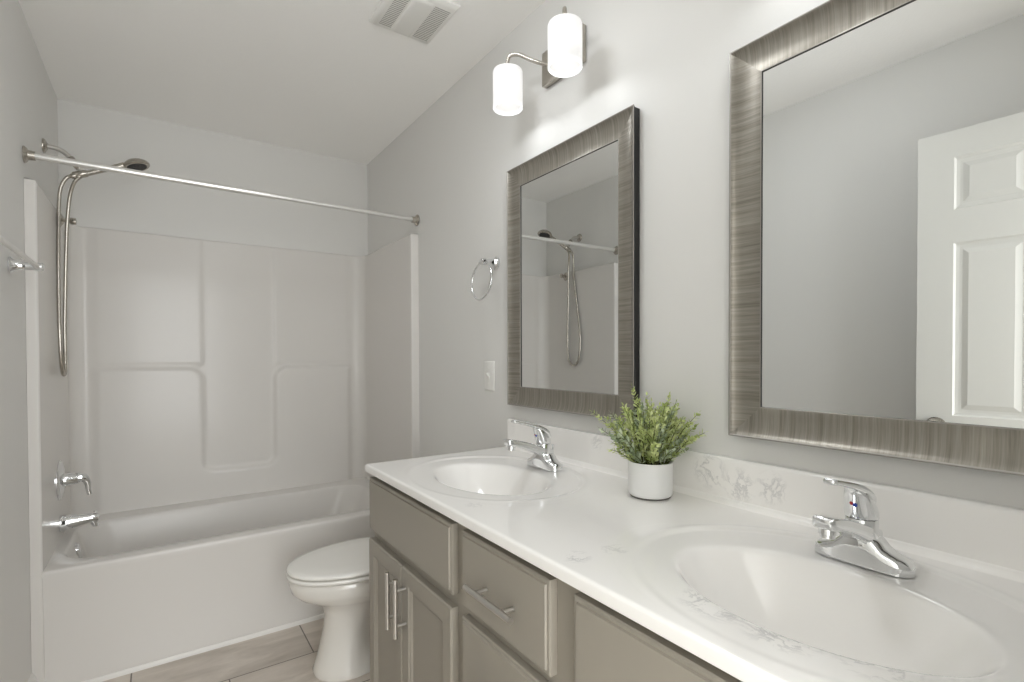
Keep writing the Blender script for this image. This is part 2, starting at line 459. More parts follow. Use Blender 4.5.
# the two front posts of the surround running down beside the apron
for x0, x1 in ((L+0.0008, IN_L), (IN_R, R-0.0008)):
    g = G(); r = 0.008
    ring = []
    if x0 < 0:
        pts = [(x0, T-0.0015), (x1-r, T-0.0015)] + [(x1-r+r*math.sin(a), T-0.0015+r-r*math.cos(a)) for a in (0.5, 1.0, PI/2)] + [(x1, T+0.06), (x0, T+0.06)]
    else:
        pts = [(x1, T-0.0015), (x0+r, T-0.0015)] + [(x0+r-r*math.sin(a), T-0.0015+r-r*math.cos(a)) for a in (0.5, 1.0, PI/2)] + [(x0, T+0.06), (x1, T+0.06)]
    g.loft([[(x-ox, y-oy, z) for x, y in pts] for z in (0.001, RIM-0.005)])
    g.obj('apron_post', M['acrylic'], tub, smooth=50)
# overflow plate on the basin end wall
g = G(); g.lathe([(0.0, 0.0), (0.034, 0.0), (0.036, 0.004), (0.033, 0.012), (0.024, 0.017), (0.0, 0.019)], (-0.303-ox, 2.83-oy, 0.388), (1, 0, 0.12), 32)
g.obj('overflow_plate', M['chrome'], tub)

# ================================================================ SHOWER FITTINGS
def flange(g, o, axis, r=0.03, d=0.012):
    g.lathe([(0, 0), (r, 0), (r, 0.003), (r*0.93, 0.006), (r*0.6, d*0.8), (r*0.42, d), (0, d)], o, axis, 28)
# curtain rod
cr = thing('curtain_rod', 'straight satin shower curtain rod spanning the tub opening', 'curtain rod', (L, 2.44, 1.92))
ry = 2.455
a = Vector((L+0.008, ry, 1.93)); b = Vector((R-0.008, ry, 1.918)); base = cr.location
g = G(); g.tube([tuple(a-base), tuple(a-base+(b-a)*0.55)], 0.0125, 20); g.tube([tuple(a-base+(b-a)*0.55), tuple(b-base)], 0.0105, 20)
g.obj('rod', M['rod'], cr)
for q, ax in ((Vector((L+0.0005, ry, 1.93)), (1, 0, 0)), (Vector((R-0.0005, ry, 1.918)), (-1, 0, 0))):
    g = G(); g.lathe([(0, 0), (0.029, 0), (0.029, 0.003), (0.026, 0.007), (0.017, 0.012), (0.0155, 0.03), (0, 0.03)], tuple(q-base), ax, 28)
    g.obj('rod_flange', M['nickel'], cr)
# shower arm
sa = thing('shower_pipe', 'short bent shower pipe on round wall flange above the tub', 'shower arm', (L, 2.83, 2.087))
g = G(); flange(g, (0.0005, 0, 0), (1, 0, 0), 0.029, 0.014); g.obj('wall_flange', M['nickel'], sa)
pth = smooth_path([(0.006, 0, 0), (0.045, 0, -0.003), (0.072, 0, -0.018), (0.10, 0, -0.052), (0.122, 0, -0.082)], 8)
g = G(); g.tube(pth, 0.0095, 18); g.obj('arm_pipe', M['steel'], sa)
g = G(); g.lathe([(0, 0), (0.013, 0), (0.0145, 0.003), (0.0145, 0.02), (0.0125, 0.025), (0.0125, 0.05), (0, 0.05)], (0.083, 0, -0.032), (0.62, 0, -0.78), 24)
g.obj('coupling', M['nickel'], sa)
# cradle at the end of the arm
g = G(); g.lathe([(0, -0.016), (0.013, -0.016), (0.015, -0.01), (0.015, 0.012), (0.011, 0.02), (0, 0.02)], (0.124, 0, -0.092), (0.93, 0, 0.36), 22)
g.lathe([(0, 0), (0.010, 0), (0.0105, 0.018), (0.008, 0.022), (0, 0.022)], (0.112, 0, -0.092), (-0.85, 0, -0.35), 18)
g.obj('cradle', M['nickel'], sa)
# hand shower with hose
HX, HY, HZ = -0.262, 2.83, 1.997
hs = thing('hand_shower', 'brushed nickel hand shower with looping metal hose resting on the bent shower pipe', 'hand shower', (HX, HY, HZ))
hd = Vector((-0.078, 2.854, 2.072)) - hs.location           # centre of the spray head
dirv = hd.normalized()
hp = [Vector((-0.012, 0, -0.012)), Vector((0.02, 0.003, 0.006)), dirv*0.075+Vector((0, 0, 0.004)), dirv*0.12+Vector((0, 0, 0.008)), dirv*0.155+Vector((0, 0, 0.011))]
hpp = smooth_path(hp, 8)
g = G(); g.tube(hpp, interp([0, 0.1, 0.4, 0.8, 1], [0.0095, 0.011, 0.0105, 0.0125, 0.015], len(hpp)), 18); g.obj('handle', M['nickel'], hs)
fn = Vector((0.30, -0.10, -0.95)).normalized()              # spray direction
g = G(); g.lathe([(0, -0.024), (0.016, -0.024), (0.032, -0.019), (0.047, -0.008), (0.052, 0.0), (0.052, 0.006), (0.048, 0.010), (0, 0.010)], tuple(hd+Vector((0, 0, 0.006))), tuple(fn), 36)
head = g.obj('spray_head', M['nickel'], hs)
g = G(); c0 = hd+Vector((0, 0, 0.006))+fn*0.0102
g.lathe([(0, 0), (0.038, 0), (0.038, 0.002), (0, 0.002)], tuple(c0), tuple(fn), 32)
t1 = fn.cross(Vector((0, 1, 0))).normalized(); t2 = fn.cross(t1)
for rr, nn in ((0.012, 6), (0.021, 10), (0.031, 14)):
    for k in range(nn):
        q = c0+fn*0.002+(t1*math.cos(2*PI*k/nn)+t2*math.sin(2*PI*k/nn))*rr
        g.lathe([(0, 0), (0.0022, 0), (0.0016, 0.002), (0, 0.002)], tuple(q), tuple(fn), 8)
sf = g.obj('spray_face', M['rubber'], head)
def W2(p): return tuple(Vector(p)-hs.location)
hose = smooth_path([W2(p) for p in ((-0.266, 2.83, 1.985), (-0.288, 2.838, 1.960), (-0.304, 2.855, 1.915), (-0.314, 2.872, 1.85), (-0.321, 2.882, 1.76), (-0.328, 2.892, 1.60),
                    (-0.333, 2.903, 1.45), (-0.336, 2.908, 1.33), (-0.335, 2.902, 1.23), (-0.333, 2.880, 1.165), (-0.332, 2.838, 1.142), (-0.333, 2.796, 1.165),
                    (-0.334, 2.775, 1.23), (-0.336, 2.770, 1.33), (-0.339, 2.785, 1.45), (-0.342, 2.815, 1.62), (-0.343, 2.84, 1.76), (-0.341, 2.845, 1.86), (-0.334, 2.840, 1.925), (-0.316, 2.832, 1.966), (-0.298, 2.83, 1.980), (-0.286, 2.83, 1.985))], 10)
g = G(); rr = [0.0067 + (0.0006 if i % 2 else -0.0002) for i in range(len(hose))]
g.tube(hose, rr, 14); g.obj('hose', M['nickel'], hs)
for q, ax in (((-0.300, 2.83, 1.978), (0.75, 0, 0.25)), ((-0.278, 2.83, 1.977), (0.55, 0, 0.6))):
    g = G(); g.lathe([(0, 0), (0.009, 0), (0.0105, 0.003), (0.0105, 0.016), (0.009, 0.019), (0, 0.019)], W2(q), ax, 16); g.obj('hose_nut', M['nickel'], hs)
# second wall holder near the back
hk = thing('shower_holder', 'round brushed nickel wall holder behind the shower hose', 'shower holder', (IN_L, 2.94, 1.812))
g = G(); g.lathe([(0, 0), (0.030, 0), (0.031, 0.003), (0.026, 0.008), (0.014, 0.014), (0, 0.014)], (0.0005, 0, 0), (1, 0, 0), 28); g.obj('holder_plate', M['nickel'], hk)
g = G(); g.tube([(0.01, 0, 0), (0.05, 0, 0)], 0.009, 16); g.lathe([(0.0, 0), (0.012, 0), (0.015, 0.006), (0.014, 0.02), (0.0, 0.022)], (0.036, 0, 0), (1, 0, 0), 22); g.obj('holder_peg', M['nickel'], hk)
# valve
vz = 0.700
va = thing('shower_valve', 'chrome tub and shower valve with curved lever on round plate', 'shower valve', (IN_L, 2.83, vz))
g = G(); g.lathe([(0, 0), (0.083, 0), (0.083, 0.003), (0.078, 0.008), (0.05, 0.014), (0.03, 0.016), (0, 0.016)], (0.0005, 0, 0), (1, 0, 0), 44); g.obj('escutcheon', M['chrome'], va)
g = G(); g.lathe([(0, 0.01), (0.028, 0.01), (0.027, 0.03), (0.025, 0.034), (0.024, 0.058), (0.021, 0.062), (0, 0.062)], (0, 0, 0), (1, 0, 0), 28); g.obj('valve_sleeve', M['chrome'], va)
lv = smooth_path([(0.045, 0, 0.002), (0.065, 0, 0.004), (0.082, 0, -0.004), (0.092, 0, -0.024), (0.094, 0, -0.052), (0.099, 0, -0.074)], 8)
g = G(); g.tube(lv, interp([0, 0.3, 0.5, 0.8, 1], [0.022, 0.020, 0.014, 0.0095, 0.009], len(lv)), 18); g.obj('lever', M['chrome'], va)
# tub spout
sp = thing('tub_spout', 'chrome tub spout with pull up diverter below the valve', 'tub spout', (IN_L, 2.83, 0.523))
def ell(c, ry_, rz_, n=24, sq=2.4):
    out = []
    for k in range(n):
        a = 2*PI*k/n; cs, sn = math.cos(a), math.sin(a)
        out.append((c[0], c[1]+ry_*math.copysign(abs(cs)**(2/sq), cs), c[2]+rz_*math.copysign(abs(sn)**(2/sq), sn)))
    return out
g = G(); g.loft([ell((0.0005, 0, -0.004), 0.034, 0.034), ell((0.010, 0, -0.004), 0.034, 0.034), ell((0.03, 0, -0.003), 0.032, 0.031), ell((0.06, 0, -0.001), 0.028, 0.026), ell((0.09, 0, 0.002), 0.025, 0.021), ell((0.115, 0, 0.002), 0.023, 0.019), ell((0.127, 0, 0.0), 0.019, 0.018), ell((0.132, 0, -0.002), 0.011, 0.010)])
g.loft([[(0.104+0.013*math.cos(2*PI*k/20)+dx, 0.019*math.sin(2*PI*k/20), z) for k in range(20)] for z, dx in ((-0.012, 0.004), (-0.03, 0.012), (-0.034, 0.013))])
g.obj('spout_body', M['chrome'], sp)
g = G(); g.lathe([(0, 0), (0.003, 0), (0.003, 0.012), (0.008, 0.014), (0.008, 0.018), (0, 0.019)], (0.118, 0, 0.012), (0, 0, 1), 16); g.obj('diverter_knob', M['chrome'], sp)

# ================================================================ TOWEL BAR, RING, SWITCH
tb = thing('towel_bar', 'chrome towel bar with flared end posts on the left wall', 'towel bar', (L, 1.9, 1.507))
def post(g, o, ax, ln=0.072, r=0.026):
    g.lathe([(0, 0), (r, 0), (r, 0.004), (r*0.86, 0.007), (r*0.7, 0.011), (r*0.52, 0.025), (r*0.45, ln-0.014), (r*0.52, ln-0.008), (r*0.52, ln+0.006), (r*0.4, ln+0.010), (0, ln+0.011)], o, ax, 28)
for yy in (0.315, -0.295):
    g = G(); post(g, (0.0005, yy, 0), (1, 0, 0)); g.obj('post', M['chrome'], tb)
g = G(); g.tube([(0.068, -0.292, 0), (0.068, 0.312, 0)], 0.0075, 18); g.obj('bar', M['rod'], tb)
tr = thing('towel_ring', 'chrome towel ring hanging on the wall beside the small mirror', 'towel ring', (R, 1.705, 1.585))
g = G(); post(g, (-0.0005, 0, 0), (-1, 0, 0), 0.06, 0.026)
g.lathe([(0, -0.02), (0.007, -0.02), (0.0085, -0.014), (0.0085, 0.014), (0.007, 0.02), (0, 0.02)], (-0.064, 0, -0.002), (0, 1, 0), 18)
g.obj('post', M['chrome'], tr)
g = G(); rr = 0.073; ring = [(-0.064-0.006*(1-math.cos(t)), rr*math.sin(t), -0.003-rr+rr*math.cos(t)) for t in np.linspace(0, 2*PI, 64)]
g.tube(ring, 0.0042, 12, cap=False); g.obj('ring', M['chrome'], tr)
sw = thing('light_switch', 'white toggle light switch plate below the towel ring', 'light switch', (R, 1.757, 1.135))
g = G(); g.nest(-0.037, 0.037, -0.06, 0.06, -0.0002, [(0, 0), (0, 0.003), (0.004, 0.0055), (0.006, 0.006)]); g.obj('switch_plate', M['plastic'], sw)
g = G(); g.box((-0.0085, -0.006, -0.013), (-0.006, 0.006, 0.013), 0.0008); g.loft([[(-0.0062, -0.004, z0), (-0.0062, 0.004, z0), (-0.0062, 0.004, z1), (-0.0062, -0.004, z1)] if i == 0 else [(-0.018, -0.0035, 0.006), (-0.018, 0.0035, 0.006), (-0.018, 0.0035, 0.013), (-0.018, -0.0035, 0.013)] for i, (z0, z1) in enumerate(((-0.005, 0.008), (0, 0)))]); g.obj('toggle', M['plastic'], sw)
for dz in (0.03, -0.03):
    g = G(); g.lathe([(0, 0), (0.0032, 0), (0.0025, 0.0012), (0, 0.0014)], (-0.006, 0, dz), (-1, 0, 0), 12); g.obj('screw', M['plastic'], sw)

# ================================================================ CEILING VENT
vt = thing('ceiling_vent', 'white square exhaust fan grille with louvred slots on ceiling', 'vent', (0.757, 1.703, H))
vx, vy = 0.118, 0.128
g = G(); g.nest(-vx, vx, -vy, vy, -0.0005, [(0, 0), (0.0, 0.006), (0.012, 0.017), (0.022, 0.021)], -1, 'z'); g.obj('grille_cover', M['plastic'], vt)
g = G()
g.nest(-0.044, 0.03, -vy+0.02, vy-0.02, -0.0205, [(0, 0), (0.006, 0.006), (0.012, 0.0075)], -1, 'z'); g.obj('centre_panel', M['plastic'], vt)
for x0, x1 in ((-vx+0.024, -0.05), (0.036, vx-0.024)):
    g = G(); y = -vy+0.028
    while y < vy-0.03:
        g.box((x0, y, -0.0222), (x1, y+0.0035, -0.0208)); y += 0.0095
    g.obj('louvre_bank', M['slot'], vt, smooth=None)

# ================================================================ TOILET
to = thing('toilet', 'white elongated two piece toilet with closed lid between vanity and tub', 'toilet', (0.8, 2.02, 0))
TX = lambda x: x-0.8
def egg(x0, x1, w, z, n=48, p=2.0, front=0.62):
    """closed plan outline: x0 = front tip (toward -x), x1 = back, w = half width; widest at 'front' of the length"""
    xm = x0+(x1-x0)*front; out = []
    for k in range(n):
        a = 2*PI*k/n; c, s_ = math.cos(a), math.sin(a)
        q = 2/p if c > 0 else 1.0
        xx = (x1-xm)*(abs(c)**(0.75))*1 if c > 0 else -(xm-x0)*abs(c)
        out.append((TX(xm+xx), w*math.copysign(abs(s_)**(0.92), s_), z))
    return out
g = G()
prof = [(0.0, 0.472, 0.98, 0.114, 0.3), (0.010, 0.470, 0.985, 0.116, 0.3), (0.025, 0.476, 0.98, 0.112, 0.3), (0.09, 0.494, 0.97, 0.104, 0.3), (0.17, 0.512, 0.96, 0.100, 0.3),
        (0.225, 0.514, 0.96, 0.099, 0.32), (0.262, 0.500, 0.955, 0.110, 0.38), (0.288, 0.460, 0.95, 0.138, 0.48), (0.310, 0.418, 0.945, 0.163, 0.55), (0.335, 0.394, 0.94, 0.176, 0.58),
        (0.360, 0.388, 0.94, 0.180, 0.6), (0.380, 0.388, 0.94, 0.180, 0.6), (0.3835, 0.393, 0.938, 0.175, 0.6), (0.3845, 0.415, 0.93, 0.153, 0.6)]
ringz = []
for z, x0, x1, w, fr in prof:
    r_ = egg(x0, x1, w, z, 56, front=fr)
    if z < 0.24:                      # waist behind the front column of the pedestal
        k_ = 1-sstep(np.array((z-0.19)/0.05))
        r_ = [(x, y*(1-0.42*float(k_)*math.exp(-((x-TX(0.69))/0.06)**2)*(1 if z > 0.02 else 0.25)), zz) for x, y, zz in r_]
    ringz.append(r_)
g.loft(ringz); g.obj('bowl', M['porcelain'], to, smooth=60)
g = G()
sx0, sx1, sw_ = 0.378, 0.846, 0.186
g.loft([egg(sx0+0.02, sx1, sw_-0.02, 0.3898, 56), egg(sx0+0.004, sx1, sw_-0.004, 0.3903, 56), egg(sx0, sx1, sw_, 0.393, 56), egg(sx0, sx1, sw_, 0.401, 56), egg(sx0+0.003, sx1, sw_-0.003, 0.404, 56), egg(sx0+0.012, sx1, sw_-0.012, 0.4046, 56), egg(sx0+0.03, sx1, sw_-0.03, 0.4038, 56)]); g.obj('seat', M['seat'], to, smooth=60)
g = G()
g.loft([egg(sx0+0.03, sx1, sw_-0.03, 0.4098, 56), egg(sx0+0.004, sx1, sw_-0.004, 0.4104, 56), egg(sx0+0.002, sx1, sw_-0.002, 0.412, 56), egg(sx0+0.002, sx1, sw_-0.002, 0.418, 56), egg(sx0+0.008, sx1-0.004, sw_-0.008, 0.4235, 56), egg(sx0+0.025, sx1-0.02, sw_-0.025, 0.4265, 56), egg(sx0+0.09, sx1-0.08, sw_-0.08, 0.428, 56)]); g.obj('lid', M['seat'], to, smooth=60)
for zz in (0.3842, 0.4036):  # grey rings stand in for the shade under seat and lid
    g = G(); g.loft([egg(sx0+0.022, sx1-0.02, sw_-0.022, zz, 56), egg(sx0+0.022, sx1-0.02, sw_-0.022, zz+0.0064, 56)]); g.obj('gap_shade_ring', M['shadow_gap'], to, smooth=60)
for s_ in (-1, 1):
    g = G(); g.box((TX(0.835), s_*0.075-0.02, 0.388), (TX(0.868), s_*0.075+0.02, 0.416), 0.006); g.obj('hinge', M['seat'], to)
g = G(); g.loft([rrect(TX(0.885), TX(1.092), -0.19, 0.19, 0.03, 0.36), rrect(TX(0.875), TX(1.094), -0.205, 0.205, 0.03, 0.50), rrect(TX(0.872), TX(1.094), -0.208, 0.208, 0.03, 0.69)]); g.obj('tank', M['porcelain'], to)
g = G(); g.loft([rrect(TX(0.864), TX(1.097), -0.215, 0.215, 0.03, 0.6905), rrect(TX(0.862), TX(1.098), -0.217, 0.217, 0.03, 0.71), rrect(TX(0.872), TX(1.093), -0.207, 0.207, 0.028, 0.722)]); g.obj('tank_lid', M['porcelain'], to)
g = G(); g.lathe([(0, 0), (0.012, 0), (0.012, 0.006), (0, 0.008)], (TX(0.8718), 0.15, 0.64), (-1, 0, 0), 16); g.tube([(TX(0.862), 0.15, 0.64), (TX(0.856), 0.10, 0.632)], [0.006, 0.005], 10); g.obj('flush_lever', M['chrome'], to)

# ================================================================ VANITY CABINET
VY0, VY1, XF, XD = 0.04, 1.603, 0.567, 0.547
vc = thing('vanity_cabinet', 'greige double vanity cabinet with doors and drawers under white countertop', 'vanity cabinet', (0.83, 0.82, 0))
vo = Vector((0.83, 0.82, 0))
def vb(g, a, b, bev=0.001): g.box([a[i]-vo[i] for i in range(3)], [b[i]-vo[i] for i in range(3)], bev, 1)
g = G()
vb(g, (XF, VY0, 0.1), (XF+0.019, VY1, 0.849))
vb(g, (XF+0.019, VY0, 0.0), (R-0.003, VY0+0.018, 0.849)); vb(g, (XF+0.019, VY1-0.018, 0.0), (R-0.003, VY1, 0.849))
vb(g, (XF+0.019, VY0+0.018, 0.1), (R-0.003, VY1-0.018, 0.118)); vb(g, (0.64, VY0+0.018, 0.0), (0.655, VY1-0.018, 0.1))
g.obj('carcass', M['cabinet'], vc)
def slab(y0, y1, z0, z1, panel):
    g = G(); a, b = y0-vo.y, y1-vo.y; x = XF-vo.x-0.0003
    t = XF-XD
    if panel:
        pr = [(0, 0), (0, t-0.004), (0.004, t), (0.043, t), (0.046, t-0.0035), (0.050, t-0.0035), (0.056, t-0.009), (0.060, t-0.009), (0.0605, t-0.0085)]
    else:
        pr = [(0, 0), (0, t-0.0055), (0.003, t-0.0035), (0.0085, t-0.0035), (0.0105, t), (0.012, t)]
    g.nest(a, b, z0, z1, x, pr); return g
def handle(parent, c, horizontal, ln=0.16, sp=0.096):
    """bar pull; c = its centre in world; added as a child"""
    c = Vector(c)-vo; d = Vector((0, 1, 0)) if horizontal else Vector((0, 0, 1)); g = G()
    q = c+Vector((-0.03, 0, 0))
    g.tube([tuple(q-d*ln/2), tuple(q+d*ln/2)], 0.0064, 18)
    for s_ in (-1, 1):
        p_ = c+d*s_*sp/2; g.tube([tuple(p_+Vector((0.0005, 0, 0))), tuple(p_+Vector((-0.03, 0, 0)))], 0.0048, 14)
    return g.obj('handle', M['steel'], parent)
for y0, y1, hh in ((1.042, 1.604, 1), (0.045, 0.622, -1)):
    slab(y0, y1, 0.664, 0.829, False).obj('false_front', M['cabinet'], vc, smooth=20)
    ym = (y0+y1)/2
    if hh == 1: ym = 1.335
    d1 = slab(ym+0.0015, y1, 0.122, 0.634, True).obj('cabinet_door', M['cabinet'], vc, smooth=20)
    d2 = slab(y0, ym-0.0015, 0.122, 0.634, True).obj('cabinet_door', M['cabinet'], vc, smooth=20)
    handle(d1, (XD, ym+0.030, 0.533), False); handle(d2, (XD, ym-0.028, 0.533), False)
for z0, z1 in ((0.660, 0.829), (0.421, 0.636), (0.122, 0.40)):
    dr = slab(0.683, 0.996, z0, z1, False).obj('drawer', M['cabinet'], vc, smooth=20)
    handle(dr, (XD, 0.838, (z0+z1)/2-0.007), True, 0.168)

# ================================================================ COUNTERTOP WITH SINKS
ct = thing('vanity_countertop', 'white veined marble countertop with two oval moulded sinks and backsplash', 'countertop', (0.81, 0.82, 0.85))
co = Vector((0.81, 0.82, 0.85))
X0, X1, Y0, Y1 = 0.5375, 1.0995, 0.02, 1.607
SY = (1.247, 0.363)
xs = np.concatenate([[X0, X0+0.0008, X0+0.0025, X0+0.0055], np.arange(X0+0.009, 1.098, 0.003), [X1]])
ys = np.concatenate([[Y0, Y0+0.001, Y0+0.003], np.arange(Y0+0.007, Y1-0.007, 0.003), [Y1-0.0055, Y1-0.0025, Y1-0.0008, Y1]])
XX, YY = np.meshgrid(xs, ys, indexing='ij'); ZZ = np.full(XX.shape, CZ)
for sy in SY:
    ro_ = np.sqrt(((XX-0.797)/0.236)**2+((YY-sy)/0.288)**2)
    ri = np.sqrt(((XX-0.782)/0.143)**2+((YY-sy)/0.207)**2)
    wq = 0.25+0.75*sstep((XX-0.66)/0.2)
    ZZ -= 0.003*wq*sstep((1.0-ro_)/0.06) + 0.006*np.clip((1-ro_), 0, 0.45)
    ZZ += 0.0008*wq*np.exp(-((ro_-1.015)/0.03)**2)
    t = 1-np.minimum(ri, 3)**2.3
    ZZ -= 0.138*(np.sqrt(t*t+0.006)+t)/2*np.where(ri < 1.6, 1, 0)
# rounded front and left edges
def edge_drop(d, r=0.006): d = np.clip(d, 0, r); return r-np.sqrt(np.maximum(r*r-(r-d)**2, 0))
ZZ -= np.maximum(edge_drop(XX-X0), edge_drop(Y1-YY))
# cove to the backsplash
cv = np.clip((XX-1.069)/0.016, 0, 1); ZZ += 0.016*(1-np.sqrt(np.maximum(1-cv**2, 0)))
verts = np.stack([XX-co.x, YY-co.y, ZZ-co.z], -1).reshape(-1, 3).tolist(); nx_, ny_ = XX.shape
faces = [(i*ny_+j, (i+1)*ny_+j, (i+1)*ny_+j+1, i*ny_+j+1) for i in range(nx_-1) for j in range(ny_-1)]
bound = [i*ny_ for i in range(nx_)] + [(nx_-1)*ny_+j for j in range(1, ny_)] + [i*ny_+ny_-1 for i in range(nx_-2, -1, -1)] + [j for j in range(ny_-2, 0, -1)]
low = []
for b_ in bound:
    x, y, z = verts[b_]; low.append(len(verts)); verts.append((x, y, 0.8495-co.z))
for i in range(len(bound)):
    k = (i+1) % len(bound); faces.append((bound[i], low[i], low[k], bound[k]))
mesh_obj('worktop', verts, faces, M['marble'], ct, smooth=180, flip=None)
g = G(); ring = []
bp_ = [(1.104, CZ-0.02), (1.085, CZ-0.02), (1.085, 0.970)] + [(1.085+0.007-0.007*math.cos(a), 0.970+0.007*math.sin(a)) for a in (0.4, 0.8, 1.2, PI/2)] + [(1.104, 0.977)]
g.loft([[(x-co.x, y-co.y, z-co.z) for x, z in bp_] for y in (Y0+0.001, Y1-0.006)])
g.obj('backsplash', M['marble'], ct, smooth=40)
for sy in SY:
    g = G(); g.lathe([(0, 0), (0.032, 0), (0.032, 0.003), (0.027, 0.005), (0.022, 0.003), (0.020, 0.003), (0.020, 0.010), (0.014, 0.014), (0, 0.015)], (0.779-co.x, sy-co.y, CZ-0.1425-co.z), (0, 0, 1), 32)
    g.obj('drain', M['chrome'], ct)

# ================================================================ FAUCET
def rr_sec(w, h, r, n=5):
    """rounded rectangle section as (u, v) pairs, centred"""
    r = min(r, w*0.999, h*0.999); out = []
    for cx, cy, a0 in ((w-r, h-r, 0), (-(w-r), h-r, PI/2), (-(w-r), -(h-r), PI), (w-r, -(h-r), 1.5*PI)):
        for k in range(n+1):
            a = a0+PI/2*k/n; out.append((cx+r*math.cos(a), cy+r*math.sin(a)))
    return out
def make_faucet(label, loc):
    f = thing('faucet', label, 'faucet', loc, 'centerset faucets on the counter')
    HW = 0.073
    g = G(); rings = []
    ysn = [-1, -0.985, -0.94, -0.86, -0.74, -0.6, -0.48, -0.36, -0.2, 0, 0.2, 0.36, 0.48, 0.6, 0.74, 0.86, 0.94, 0.985, 1]
    def hh(t): return float(np.interp(abs(t), [0, 0.25, 0.36, 0.5, 0.65, 0.8, 0.9, 0.96, 1], [0.054, 0.052, 0.044, 0.032, 0.0255, 0.0225, 0.0205, 0.017, 0.010]))
    def ww(t): return float(np.interp(abs(t), [0, 0.3, 0.6, 0.8, 0.92, 0.98, 1], [0.0265, 0.0265, 0.0255, 0.0235, 0.017, 0.010, 0.005]))
    for t in ysn:
        h, w = hh(t), ww(t)
        sec = [(-w, 0), (w, 0), (w, h*0.5)] + [(w*(0.6+0.4*math.cos(a)), h*0.5+h*0.5*math.sin(a)) for a in (0.45, 0.9, 1.3)] + [(w*(-0.6-0.4*math.cos(a)), h*0.5+h*0.5*math.sin(a)) for a in (1.3, 0.9, 0.45)] + [(-w, h*0.5)]
        rings.append([(u, t*HW, v+0.001) for u, v in sec])
    g.loft(rings); g.obj('faucet_body', M['chrome'], f, smooth=38)
    # spout rising toward its tip: (x, centre z, half width, half height)
    sp_ = [(0.020, 0.040, 0.0225, 0.018), (0.0, 0.048, 0.0225, 0.017), (-0.025, 0.0575, 0.0205, 0.0145), (-0.05, 0.068, 0.0185, 0.0125), (-0.085, 0.0805, 0.0172, 0.0108), (-0.115, 0.0885, 0.0168, 0.0100), (-0.134, 0.0920, 0.0165, 0.0098), (-0.141, 0.0930, 0.0150, 0.0090), (-0.144, 0.0935, 0.0115, 0.006)]
    g = G(); g.loft([[(x, u, z+v) for u, v in rr_sec(w, h, min(w, h)*0.35)] for x, z, w, h in sp_])
    g.obj('spout', M['chrome'], f, smooth=38)
    g = G(); g.lathe([(0, 0), (0.0128, 0), (0.0128, 0.013), (0.0108, 0.014), (0.0108, 0.018), (0, 0.018)], (-0.124, 0, 0.086), (-0.12, 0, -1), 24); g.obj('aerator', M['chrome'], f)
    g = G(); g.lathe([(0, 0), (0.0240, 0), (0.0240, 0.029), (0.0232, 0.0305), (0, 0.0305)], (-0.003, 0, 0.047), (0, 0, 1), 36); g.obj('collar', M['chrome'], f)
    # handle: leaning shell under a long lever
    g = G(); rings = []
    for z, cx, rx, ry_ in ((0.0785, -0.003, 0.0236, 0.0236), (0.080, -0.003, 0.0246, 0.0246), (0.088, -0.0045, 0.0248, 0.0246), (0.098, -0.0085, 0.0232, 0.0236), (0.108, -0.014, 0.0198, 0.0218), (0.118, -0.021, 0.0155, 0.0195), (0.126, -0.028, 0.0105, 0.016), (0.130, -0.032, 0.006, 0.011)):
        rings.append([(cx+rx*math.cos(2*PI*k/36), ry_*math.sin(2*PI*k/36), z) for k in range(36)])
    g.loft(rings)
    lp = smooth_path([(0.0165, 0, 0.096), (0.006, 0, 0.109), (-0.010, 0, 0.1205), (-0.034, 0, 0.1315), (-0.062, 0, 0.1405), (-0.090, 0, 0.1475), (-0.112, 0, 0.1525), (-0.122, 0, 0.1535)], 5)
    n = len(lp); ws = interp([0, 0.15, 0.4, 0.75, 0.93, 1], [0.0135, 0.0185, 0.0175, 0.0115, 0.0105, 0.005], n); ts = interp([0, 0.2, 0.5, 0.8, 0.95, 1], [0.005, 0.008, 0.0058, 0.0038, 0.0044, 0.002], n)
    rings = []
    for i, p_ in enumerate(lp):
        q0, q1 = Vector(lp[max(i-1, 0)]), Vector(lp[min(i+1, n-1)]); d = (q1-q0).normalized(); up_ = Vector((0, 1, 0)).cross(d).normalized()
        if up_.z < 0: up_ = -up_
        rings.append([tuple(Vector(p_)+Vector((0, 1, 0))*u+up_*v) for u, v in rr_sec(ws[i], ts[i], ts[i]*0.9)])
    g.loft(rings); lever = g.obj('lever_handle', M['chrome'], f, smooth=45)
    g = G(); g.lathe([(0, 0), (0.0036, 0), (0.0032, 0.0012), (0, 0.0016)], (-0.0325, -0.0015, 0.103), (-1, 0, -0.15), 14); g.obj('index_dot', M['blue'], lever)
    g = G(); g.lathe([(0, 0), (0.0033, 0), (0.0029, 0.0012), (0, 0.0016)], (-0.0320, 0.0038, 0.105), (-1, 0.15, -0.15), 14); g.obj('index_dot', M['red'], lever)
    g = G(); g.tube([(0.0345, 0, 0.004), (0.0345, 0, 0.066)], 0.0022, 8); g.lathe([(0, 0), (0.0048, 0), (0.0048, 0.004), (0, 0.005)], (0.0345, 0, 0.066), (0, 0, 1), 12); g.obj('lift_rod', M['chrome'], f)
    return f
fz = CZ-0.0045
make_faucet('chrome single lever faucet at the sink under the small mirror', (0.984, 1.248, fz))
make_faucet('chrome single lever faucet at the sink under the large mirror', (0.972, 0.368, fz))

